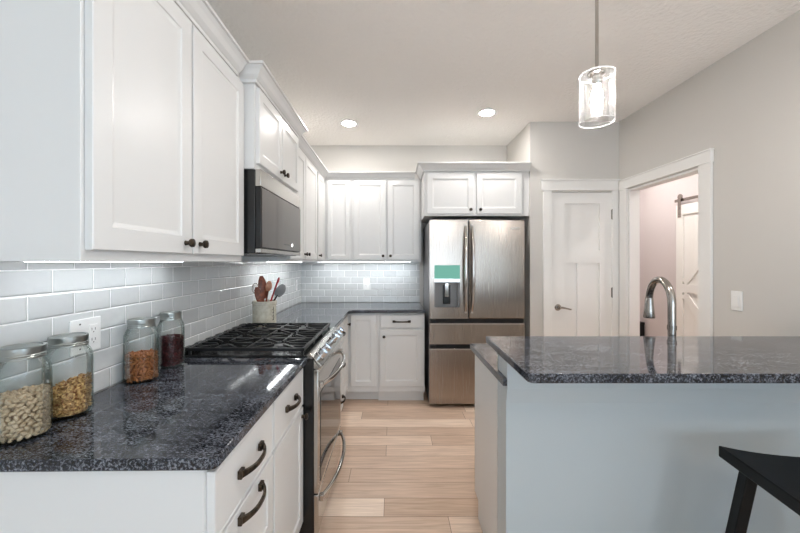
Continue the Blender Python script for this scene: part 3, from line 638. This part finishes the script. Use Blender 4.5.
def pendant(px, py, label):
    t = thing('pendant_light', label, 'pendant light', (px, py, 1.88), 'seeded glass pendants over the bar')
    part('canopy', MB().lathe([(0, 0), (0.02, 0), (0.06, 0.012), (0.062, 0.0245), (0, 0.0245)], (px, py, ZC - 0.025), n=32), 'nickel', t)
    part('rod', MB().cyl((px, py, 2.07), (px, py, ZC - 0.0255), 0.0055, n=14), 'nickel', t)
    part('socket', MB().lathe([(0, 0), (0.016, 0), (0.018, 0.004), (0.018, 0.035), (0.03, 0.04), (0.03, 0.045), (0.008, 0.055), (0, 0.055)], (px, py, 2.015), n=24), 'nickel', t)
    R, z0, z1 = 0.0575, 1.885, 2.058
    part('glass_shade', MB().lathe([(R, 0), (R, z1 - z0 - 0.006), (R - 0.006, z1 - z0), (0.031, z1 - z0), (0.031, z1 - z0 - 0.004), (R - 0.008, z1 - z0 - 0.004), (R - 0.004, z1 - z0 - 0.008), (R - 0.004, 0), (R, 0)], (px, py, z0), n=48), 'seeded', t)
    for zz in (z0 - 0.001, z1 - 0.004): part('glass_rim', MB().tube([(px + (R - 0.001) * math.cos(2 * PI * k / 48), py + (R - 0.001) * math.sin(2 * PI * k / 48), zz) for k in range(49)], 0.0013, 6, False), 'rim', t)
    part('bulb', MB().lathe([(0, 0), (0.009, 0.003), (0.017, 0.014), (0.0195, 0.03), (0.017, 0.048), (0.012, 0.062), (0.011, 0.075), (0, 0.075)], (px, py, 1.94), n=24), 'bulb', t)
pendant(0.728, 1.27, 'clear seeded glass pendant light on a thin metal rod above the bar')
pendant(1.62, 1.27, 'added unseen second seeded glass pendant, brightening the ceiling and right wall')  # extra pendant out of frame, added for light on ceiling and wall

# ---------------------------------------------------------------- outlets and switch
def outlet_wallL(y0, y1, z0, z1, label, double=False):
    x = XL + 0.0082
    t = thing('wall_outlet', label, 'outlet', (x, (y0 + y1) / 2, z0), 'white wall outlets')
    part('cover_plate', MB().box(x, x + 0.006, y0, y1, z0, z1), 'plastic', t, bevel=0.002)
    zc = (z0 + z1) / 2; cs = [(y0 + y1) / 2] if not double else [y1 - 0.035]
    for c in cs:
        o = part('receptacle', MB().box(x + 0.0062, x + 0.0085, c - 0.017, c + 0.017, zc - 0.034, zc + 0.034), 'plastic', t, bevel=0.001)
        m = MB()
        for dz in (-0.018, 0.018):
            m.box(x + 0.0086, x + 0.009, c - 0.008, c - 0.006, zc + dz - 0.004, zc + dz + 0.005); m.box(x + 0.0086, x + 0.009, c + 0.006, c + 0.008, zc + dz - 0.004, zc + dz + 0.004)
            m.cyl((x + 0.0086, c, zc + dz - 0.010), (x + 0.009, c, zc + dz - 0.010), 0.0022, n=10)
        part('slot', m, 'slot', o, smooth=False)
    if double:
        for dz in (-0.042, 0.042): part('screw', MB().cyl((x + 0.0062, y0 + 0.035, zc + dz), (x + 0.0068, y0 + 0.035, zc + dz), 0.003, n=12), 'slot', t)
outlet_wallL(1.170, 1.292, 1.072, 1.190, 'white double-width outlet plate on tile behind the jars', True)
outlet_wallL(3.88, 3.95, 1.07, 1.19, 'small white outlet on the left tile wall past the utensil crock')
t = thing('wall_outlet', 'white outlet centred on the end wall tile under the wall cabinets', 'outlet', (-0.31, YB - 0.0085, 1.062), 'white wall outlets')
part('cover_plate', MB().box(-0.348, -0.272, YB - 0.0142, YB - 0.0082, 1.062, 1.192), 'plastic', t, bevel=0.002)
o = part('receptacle', MB().box(-0.327, -0.293, YB - 0.0165, YB - 0.0144, 1.093, 1.161), 'plastic', t, bevel=0.001)
m = MB()
for dz in (-0.018, 0.018):
    for s in (-0.007, 0.007): m.box(-0.31 + s - 0.001, -0.31 + s + 0.001, YB - 0.0169, YB - 0.0166, 1.127 + dz - 0.004, 1.127 + dz + 0.005)
part('slot', m, 'slot', o, smooth=False)
t = thing('light_switch', 'white rocker light switch on the greige wall right of the hall opening', 'light switch', (XR, 2.265, 1.075))
part('cover_plate', MB().box(XR - 0.0065, XR - 0.0005, 2.229, 2.303, 1.075, 1.20), 'plastic', t, bevel=0.002)
part('rocker', MB().box(XR - 0.0105, XR - 0.0068, 2.249, 2.283, 1.103, 1.172), 'plastic', t, bevel=0.0015)

# ---------------------------------------------------------------- faucet
fx, fy = 1.298, 1.655
t = thing('faucet', 'tall stainless pull-down gooseneck faucet behind the bar top', 'faucet', (fx, fy, CT + 0.001))
part('base', MB().lathe([(0, 0), (0.028, 0), (0.028, 0.008), (0.022, 0.012), (0.019, 0.02), (0.019, 0.085), (0.0175, 0.095), (0, 0.095)], (fx, fy, CT + 0.001), n=28), 'nickel', t)
pts = [(fx, fy, CT + 0.09), (fx, fy, 1.19)]
hx, hy = fx + 0.035, fy + 0.195
for i in range(1, 15):
    a = PI * i / 15; k = (1 - math.cos(a)) / 2; pts.append((fx + (hx - fx) * k, fy + (hy - fy) * k, 1.19 + 0.108 * math.sin(a)))
pts += [(hx, hy, 1.20 - 0.01), (hx, hy, 1.18)]
part('spout', MB().tube(pts, 0.0165, 20), 'nickel', t)
part('collar', MB().lathe([(0.0167, 0), (0.019, 0), (0.019, 0.02), (0.0167, 0.02)], (fx, fy, 1.07), n=24), 'nickel', t)
part('spray_head', MB().lathe([(0, 0), (0.025, 0), (0.0265, 0.006), (0.0215, 0.05), (0.0185, 0.095), (0.0172, 0.105), (0, 0.105)], (hx, hy, 1.095), n=24), 'nickel', t)
part('lever_handle', MB().tube([(fx + 0.018, fy, CT + 0.06), (fx + 0.05, fy, CT + 0.065), (fx + 0.10, fy - 0.005, CT + 0.095)], [0.012, 0.009, 0.006], 12), 'nickel', t)

# ---------------------------------------------------------------- glass jars
def jar(name_r, x, y, label, r=0.06, h=0.245):
    z = CT + 0.001
    t = thing('glass_jar', label, 'jar', (x, y, z), 'glass storage jars on the left counter')
    k = r / 0.06
    out = [(0, 0.0), (0.050, 0.0), (0.056, 0.004), (0.0595, 0.012), (0.06, 0.03), (0.06, 0.165), (0.0585, 0.182), (0.053, 0.198), (0.047, 0.208), (0.0445, 0.214), (0.0445, 0.236)]
    inn = [(0.0418, 0.236), (0.0418, 0.214), (0.044, 0.206), (0.050, 0.196), (0.0555, 0.181), (0.0572, 0.165), (0.0572, 0.03), (0.0568, 0.014), (0.053, 0.008), (0.048, 0.0055), (0, 0.007)]
    part('jar_glass', MB().lathe([(a * k, b) for a, b in out + inn], (x, y, z), n=56), 'jarglass', t)
    lid = [(0, 0.2362), (0.0405, 0.2362), (0.0448, 0.2362), (0.0448, 0.212), (0.0475, 0.212), (0.0478, 0.217), (0.0466, 0.219), (0.0478, 0.222), (0.0466, 0.225), (0.0474, 0.229), (0.0474, 0.242), (0.0455, 0.2445), (0.041, 0.2445), (0.040, 0.2415), (0, 0.2415)]
    part('lid', MB().lathe([(a * k, b) for a, b in lid], (x, y, z), n=56), 'lid', t)
    return z
J = [(-1.003, 0.962, 0.06), (-1.003, 1.10, 0.06), (-1.003, 1.42, 0.06), (-1.005, 1.61, 0.054)]
jar('a', *J[0][:2], 'glass jar of pistachios, nearest the viewer of the four jars')
jar('b', *J[1][:2], 'glass jar of golden granola below the wide outlet plate')
jar('c', *J[2][:2], 'glass jar of almonds, third from the viewer')
jar('d', *J[3][:2], 'narrow glass jar of dark dried cranberries beside the range', r=J[3][2])

def ico(sub, fn):
    bm = bmesh.new(); bmesh.ops.create_icosphere(bm, subdivisions=sub, radius=1); vs = [fn(v.co.copy()) for v in bm.verts]; fs = [tuple(v.index for v in f.verts) for f in bm.faces]; bm.free(); return vs, fs
def rot(): return Matrix.Rotation(random.uniform(0, 6.28), 3, 'Z') @ Matrix.Rotation(random.uniform(-0.9, 0.9), 3, 'X') @ Matrix.Rotation(random.uniform(-0.6, 0.6), 3, 'Y')
def nuts(jx, jy, R, htop, slope, shape, material, name, label, cat, group, size, limit=130):
    vs, fs = shape; zb = CT + 0.009
    me = bpy.data.meshes.new(name); me.from_pydata([tuple(v) for v in vs], [], fs); me.materials.append(M[material])
    for p in me.polygons: p.use_smooth = True
    rest = MB(); made = 0; Rin = R * 0.0572 / 0.06
    def top(x, y): return htop + slope[0] * x + slope[1] * y
    # pile core so that the contents are not hollow
    n = 24; prof = []
    cvs = [(0, 0, 0)]; 
    core = MB()
    ring0 = [(Rin * 0.72 * math.cos(2 * PI * k / n), Rin * 0.72 * math.sin(2 * PI * k / n)) for k in range(n)]
    core.add([(jx + a, jy + b, zb) for a, b in ring0] + [(jx + a, jy + b, zb + top(a, b) - size * 1.2) for a, b in ring0], [tuple(range(n)), tuple(range(2 * n - 1, n - 1, -1))] + [(k, (k + 1) % n, (k + 1) % n + n, k + n) for k in range(n)])
    rest.add(core.v, core.f)
    cands = []
    z = size * 0.55
    row = 0
    while z < htop + abs(slope[0]) * Rin + abs(slope[1]) * Rin:
        k = int(2 * PI * Rin / (size * 1.9))
        for i in range(k):
            w = 2 * PI * (i + 0.5 * (row % 2) + random.uniform(-0.2, 0.2)) / k; rr = Rin - size * random.uniform(0.72, 0.95)
            a, b = rr * math.cos(w), rr * math.sin(w)
            if z < top(a, b): cands.append((a, b, z + random.uniform(-0.2, 0.2) * size, True))
        z += size * 1.3; row += 1
    k = int((Rin / (size * 0.8)) ** 2 * 1.1)
    for i in range(k):
        rr = (Rin - size) * math.sqrt((i + 0.5) / k); w = i * 2.39996; a, b = rr * math.cos(w), rr * math.sin(w)
        cands.append((a, b, top(a, b) + random.uniform(-0.5, 0.3) * size, False))
    for a, b, z, side in cands:
        facing = (b < 0.35 * Rin + 0.6 * a + 0.02) or not side
        sc = size * random.uniform(0.88, 1.1); rm = rot(); ang = math.atan2(b, a)
        if side: rm = Matrix.Rotation(ang, 3, 'Z') @ Matrix.Rotation(random.uniform(0, PI), 3, 'X') @ Matrix.Rotation(PI / 2, 3, 'Z') @ Matrix.Rotation(random.uniform(-0.4, 0.4), 3, 'Y')
        if facing and made < limit:
            o = bpy.data.objects.new(name, me); S.collection.objects.link(o); o.matrix_world = Matrix.Translation((jx + a, jy + b, zb + z)) @ (rm.to_4x4()) @ Matrix.Scale(sc, 4)
            o['label'] = label; o['category'] = cat; o['group'] = group; made += 1
        else:
            rest.add([Vector((jx + a, jy + b, zb + z)) + rm @ (Vector(v) * sc) for v in vs], fs)
    solo('loose_' + name + 's', rest, material, 'remaining ' + cat + 's packed behind the front ones in their jar', cat + 's', kind='stuff')
pist = ico(2, lambda v: Vector((v.x * 1.0, v.y * 0.78 * (1 - 0.15 * v.x), v.z * (0.72 if abs(v.y) > 0.12 else 0.6))))
alm = ico(2, lambda v: Vector((v.x * 1.08, v.y * 0.62 * (1 - 0.32 * v.x), v.z * 0.42)))
nuts(J[0][0], J[0][1], 0.06, 0.107, (0.1, 0.05), pist, 'pist', 'pistachio', 'tan pistachio in its shell, heaped in the nearest glass jar', 'pistachio', 'pistachios in the nearest jar', 0.0083, 230)
nuts(J[2][0], J[2][1], 0.06, 0.095, (0.0, 0.0), alm, 'almond', 'almond', 'brown almond heaped in the third glass jar', 'almond', 'almonds in the third jar', 0.0098, 190)
def heap(j, htop, slope, material, name, label, cat, size, rough):
    jx, jy, R = j; Rin = R * 0.0572 / 0.06; m = MB(); zb = CT + 0.009
    def top(a, b): return htop + slope[0] * a + slope[1] * b
    n = 24; ring0 = [(Rin * 0.8 * math.cos(2 * PI * k / n), Rin * 0.8 * math.sin(2 * PI * k / n)) for k in range(n)]
    m.add([(jx + a, jy + b, zb) for a, b in ring0] + [(jx + a, jy + b, zb + top(a, b) - size) for a, b in ring0], [tuple(range(n)), tuple(range(2 * n - 1, n - 1, -1))] + [(k, (k + 1) % n, (k + 1) % n + n, k + n) for k in range(n)])
    for i in range(int(900 * (0.006 / size) ** 2)):
        w = random.uniform(0, 6.283); s = size * random.uniform(0.6, 1.2)
        if random.random() < 0.75: rr = Rin - s * 0.95; a, b = rr * math.cos(w), rr * math.sin(w); z = random.uniform(s, max(s, top(a, b)))
        else: rr = (Rin - s) * math.sqrt(random.random()); a, b = rr * math.cos(w), rr * math.sin(w); z = top(a, b) + random.uniform(-0.5, 0.5) * s
        vs, fs = ico(1, lambda v: v * random.uniform(1 - rough, 1)); rm = rot()
        m.add([Vector((jx + a, jy + b, zb + z)) + rm @ Vector((v.x * s, v.y * s * 0.75, v.z * s * 0.65)) for v in vs], fs)
    solo(name, m, material, label, cat, kind='stuff', smooth=False)
heap(J[1], 0.088, (0.30, 0.20), 'granola', 'granola', 'golden brown granola filling the lower half of second glass jar', 'granola', 0.0078, 0.55)
heap(J[3], 0.125, (0, 0.0), 'cran', 'dried_cranberries', 'dark red dried cranberries filling the narrow jar beside range', 'dried fruit', 0.0056, 0.45)

# ---------------------------------------------------------------- crock with utensils
kx, ky, kz = -0.952, 2.635, CT + 0.001
t = thing('utensil_crock', 'beige stoneware crock of cooking utensils on counter past the range', 'crock', (kx, ky, kz))
R = 0.084
part('crock_body', MB().lathe([(0, 0), (R - 0.004, 0), (R, 0.005), (R, 0.158), (R + 0.004, 0.161), (R + 0.004, 0.179), (R, 0.184), (R - 0.010, 0.184), (R - 0.012, 0.179), (R - 0.012, 0.012), (0, 0.012)], (kx, ky, kz), n=48), 'crock', t)
m = MB(); a0 = -0.42
for k, (ln, wd) in enumerate(((0.007, 0.012), (0.012, 0.006), (0.006, 0.010), (0.012, 0.005), (0.005, 0.012), (0.010, 0.006), (0.006, 0.011), (0.012, 0.006))):
    z = kz + 0.05 + k * 0.0125; a = a0 + (0.02 if k % 2 else -0.02); p = Vector((kx + (R + 0.0008) * math.cos(a), ky + (R + 0.0008) * math.sin(a), z)); tg = Vector((-math.sin(a), math.cos(a), 0))
    m.ribbon([p - tg * wd / 2 - Vector((0, 0, ln * 0.4)), p + tg * wd / 2 + Vector((0, 0, ln * 0.4))], (0, 0, 1), 0.007, 0.001)
part('printed_lettering', m, 'gapdark', t, smooth=False, label='dark script printed down the side of crock')
def utensil(name, label, base, tip, pieces, group='utensils standing in the crock'):
    tip = (tip[0] * 1.12, tip[1], tip[2] * 1.06); base = Vector(base) + Vector((kx, ky, kz)); tip = Vector(tip) + Vector((kx, ky, kz)); d = (tip - base); ln = d.length; d.normalize()
    t = thing(name, label, name.replace('_', ' '), base, group)
    side = d.cross(Vector((0.55, -0.83, 0))).normalized(); nrm = side.cross(d).normalized()
    pieces(t, base, d, side, nrm, ln); return t
def spoon(mh, mb_, hw=0.022, hl=0.075, th=0.006, slots=False, hname='spoon_bowl'):
    def f(t, b, d, s, n, ln):
        part('utensil_handle', MB().tube([b, b + d * (ln - hl * 0.8)], [0.0055, 0.0065], 10), mh, t)
        m = MB(); vs = []; K = 12; rows = 7
        for i in range(rows):
            q = i / (rows - 1); w = hw * math.sin(PI * min(0.97, 0.12 + 0.80 * q)) ** 0.6 if i < rows - 1 else hw * 0.35
            c = b + d * (ln - hl + hl * q) + n * (0.006 * math.sin(PI * q))
            for k in range(K):
                a = 2 * PI * k / K; vs.append(c + s * w * math.cos(a) + n * th * math.sin(a))
        fs = [tuple(range(K)), tuple((rows - 1) * K + k for k in range(K))] + [(i * K + k, i * K + (k + 1) % K, (i + 1) * K + (k + 1) % K, (i + 1) * K + k) for i in range(rows - 1) for k in range(K)]
        m.add(vs, fs); part(hname, m, mb_, t)
    return f
utensil('wooden_spoon', 'dark reddish wooden spoon standing tallest in the crock', (0.01, 0.0, 0.016), (-0.022, 0.004, 0.345), spoon('darkwood', 'darkwood', 0.032, 0.17))
utensil('wooden_spoon', 'dark wooden spoon leaning left beside the whisk in the crock', (0.02, -0.03, 0.016), (-0.04, -0.035, 0.27), spoon('darkwood', 'darkwood', 0.028, 0.12))
utensil('wooden_spoon', 'pale pinkish wooden spoon standing right of the dark ones', (-0.02, 0.02, 0.016), (0.033, 0.0, 0.31), spoon('darkwood', 'lightwood', 0.024, 0.075))
utensil('spatula', 'grey nylon spatula with black rim leaning right out of crock', (-0.03, -0.01, 0.016), (0.125, 0.01, 0.285), spoon('black', 'greysil', 0.036, 0.10, 0.003, hname='spatula_blade'))
utensil('silicone_brush', 'thin red-tipped utensil leaning right behind the grey spatula', (-0.02, 0.03, 0.016), (0.088, 0.03, 0.335), spoon('red', 'red', 0.009, 0.05, 0.005, hname='brush_tip'))
def whisk(t, b, d, s, n, ln):
    part('utensil_handle', MB().tube([b, b + d * (ln * 0.5)], 0.008, 12), 'nickel', t)
    for k in range(4):
        a = PI * k / 4; u = s * math.cos(a) + n * math.sin(a); pts = []
        for i in range(17):
            q = i / 16 * 2 - 1; pts.append(b + d * (ln * 0.5 + (ln * 0.5) * (1 - q * q) ** 0.75) + u * 0.042 * math.sin(q * PI / 2 * 1.0) * (1.0 if abs(q) < 0.6 else max(0.15, (1 - abs(q)) / 0.4)))
        part('wire_loop', MB().tube(pts, 0.0016, 6), 'nickel', t)
utensil('whisk', 'steel wire whisk leaning left in the utensil crock', (0.02, 0.0, 0.016), (-0.062, -0.01, 0.295), whisk)

# ---------------------------------------------------------------- bar stool
sx, sy, sw, sd = 1.36, 1.075, 0.45, 0.33
t = thing('bar_stool', 'black wooden saddle-seat bar stool in front of the peninsula', 'stool', (sx, sy, 0))
m = MB(); N_ = 14; vs = []
ang = math.radians(-10)
def sp(u, v, z):          # stool frame, turned slightly
    return Vector((sx + math.cos(ang) * u - math.sin(ang) * v, sy + math.sin(ang) * u + math.cos(ang) * v, z))
rows = 6
for j in range(rows + 1):
    v = -sd / 2 + sd * j / rows
    for i in range(N_ + 1):
        u = -sw / 2 + sw * i / N_; z = 0.710 + 0.018 * (abs(u) / (sw / 2)) ** 2.2; vs.append(sp(u, v, z))
for j in range(rows + 1):
    v = -sd / 2 + sd * j / rows
    for i in range(N_ + 1):
        u = -sw / 2 + sw * i / N_; z = 0.672 + 0.016 * (abs(u) / (sw / 2)) ** 2.2; vs.append(sp(u, v, z))
q = (rows + 1) * (N_ + 1); fs = []
def ix(j, i): return j * (N_ + 1) + i
for j in range(rows):
    for i in range(N_): fs.append((ix(j, i), ix(j, i + 1), ix(j + 1, i + 1), ix(j + 1, i))); fs.append((q + ix(j, i), q + ix(j + 1, i), q + ix(j + 1, i + 1), q + ix(j, i + 1)))
for i in range(N_): fs.append((ix(0, i), q + ix(0, i), q + ix(0, i + 1), ix(0, i + 1))); fs.append((ix(rows, i), ix(rows, i + 1), q + ix(rows, i + 1), q + ix(rows, i)))
for j in range(rows): fs.append((ix(j, 0), ix(j + 1, 0), q + ix(j + 1, 0), q + ix(j, 0))); fs.append((ix(j, N_), q + ix(j, N_), q + ix(j + 1, N_), ix(j + 1, N_)))
m.add(vs, fs); part('seat', m, 'blackwood', t, bevel=0.004)
feet = {}
for su in (-1, 1):
    for sv in (-1, 1):
        tp = sp(su * (sw / 2 - 0.065), sv * (sd / 2 - 0.05), 0.684); ft = sp(su * (sw / 2 + 0.01), sv * (sd / 2 + 0.02), 0.0)
        feet[su, sv] = (tp, ft)
        part('leg', MB().ribbon([ft, tp], sp(0, 1, 0) - sp(0, 0, 0), 0.038, 0.036), 'blackwood', t, bevel=0.003)
def at_h(su, sv, z): a, b = feet[su, sv]; k = z / a.z; return b + (a - b) * k
for (p, q_, z) in (((-1, -1), (1, -1), 0.25), ((-1, 1), (1, 1), 0.25), ((-1, -1), (-1, 1), 0.38), ((1, -1), (1, 1), 0.38)):
    part('stretcher', MB().ribbon([at_h(*p, z), at_h(*q_, z)], (0, 0, 1), 0.03, 0.02), 'blackwood', t, bevel=0.002)

# ---------------------------------------------------------------- hall: sliding barn door and table
bx1 = 3.50; BY0, BY1, BZ0, BZ1 = 3.42, 4.375, 0.03, 2.075
t = thing('barn_door', 'white sliding barn door with diagonal braces on a rail in the hall', 'barn door', (bx1, 3.9, BZ0))
m = MB(); m.box(bx1, bx1 + 0.02, BY0, BY1, BZ0, BZ1)
for k in range(1, 8): pass
def bd(y0, y1, z0, z1): m.box(bx1 - 0.018, bx1 - 0.0002, y0, y1, z0, z1)
bd(BY0, BY0 + 0.10, BZ0, BZ1); bd(BY1 - 0.10, BY1, BZ0, BZ1)
for z0, z1 in ((BZ0, BZ0 + 0.14), (1.02, 1.12), (BZ1 - 0.12, BZ1)): bd(BY0 + 0.1002, BY1 - 0.1002, z0, z1)
def brace(p, q_):
    m.ribbon([(bx1 - 0.009, p[0], p[1]), (bx1 - 0.009, q_[0], q_[1])], (1, 0, 0), 0.0175, 0.085)
ym = (BY0 + BY1) / 2
brace((BY1 - 0.12, 1.14), (BY0 + 0.12, BZ1 - 0.14)); brace((BY1 - 0.12, 1.0), (BY0 + 0.12, BZ0 + 0.16))
for k in range(1, 6):
    y = BY0 + 0.1 + (BY1 - BY0 - 0.2) * k / 6; m.box(bx1 - 0.0012, bx1 - 0.0002, y - 0.003, y + 0.003, BZ0 + 0.14, BZ1 - 0.12)
part('door_panel', m, 'trim', t, smooth=False)
for y in (BY1 - 0.055, BY0 + 0.055):
    m = MB(); m.box(bx1 - 0.026, bx1 - 0.0182, y - 0.022, y + 0.022, BZ1 - 0.15, BZ1 + 0.07); m.lathe([(0, 0), (0.034, 0), (0.034, 0.012), (0, 0.012)], (bx1 - 0.018, y, BZ1 + 0.10), (1, 0, 0), 24)
    for z in (BZ1 - 0.12, BZ1 - 0.04): m.lathe([(0, 0), (0.012, 0), (0.010, 0.006), (0, 0.007)], (bx1 - 0.026, y, z), (-1, 0, 0), 14)
    part('hanger', m, 'nickel', t)
t = thing('barn_door_rail', 'dark metal sliding rail carrying the white barn door', 'rail', (bx1, 3.6, BZ1 + 0.05))
part('track', MB().box(bx1 - 0.004, bx1 + 0.004, 2.3, BY1 + 0.04, BZ1 + 0.045, BZ1 + 0.08), 'nickel', t, bevel=0.001)
for y in (2.5, 3.2, 3.9, BY1): part('standoff', MB().cyl((bx1 + 0.0042, y, BZ1 + 0.062), (3.5495, y, BZ1 + 0.062), 0.010, n=14), 'bronze', t)
t = thing('waste_bin', 'black bin-like object at the hall end, barely visible beside the jamb', 'bin', (3.48, 5.1, 0))
part('bin_body', MB().prism([(-0.05, -0.12), (0.05, -0.12), (0.05, 0.12), (-0.05, 0.12)], (1, 0, 0), (0, 1, 0), V, (3.482, 5.11, 0), 0.50), 'blackwood', t, bevel=0.006)
part('bin_lid', MB().box(3.428, 3.5345, 4.985, 5.235, 0.5005, 0.54), 'black', t, bevel=0.006)
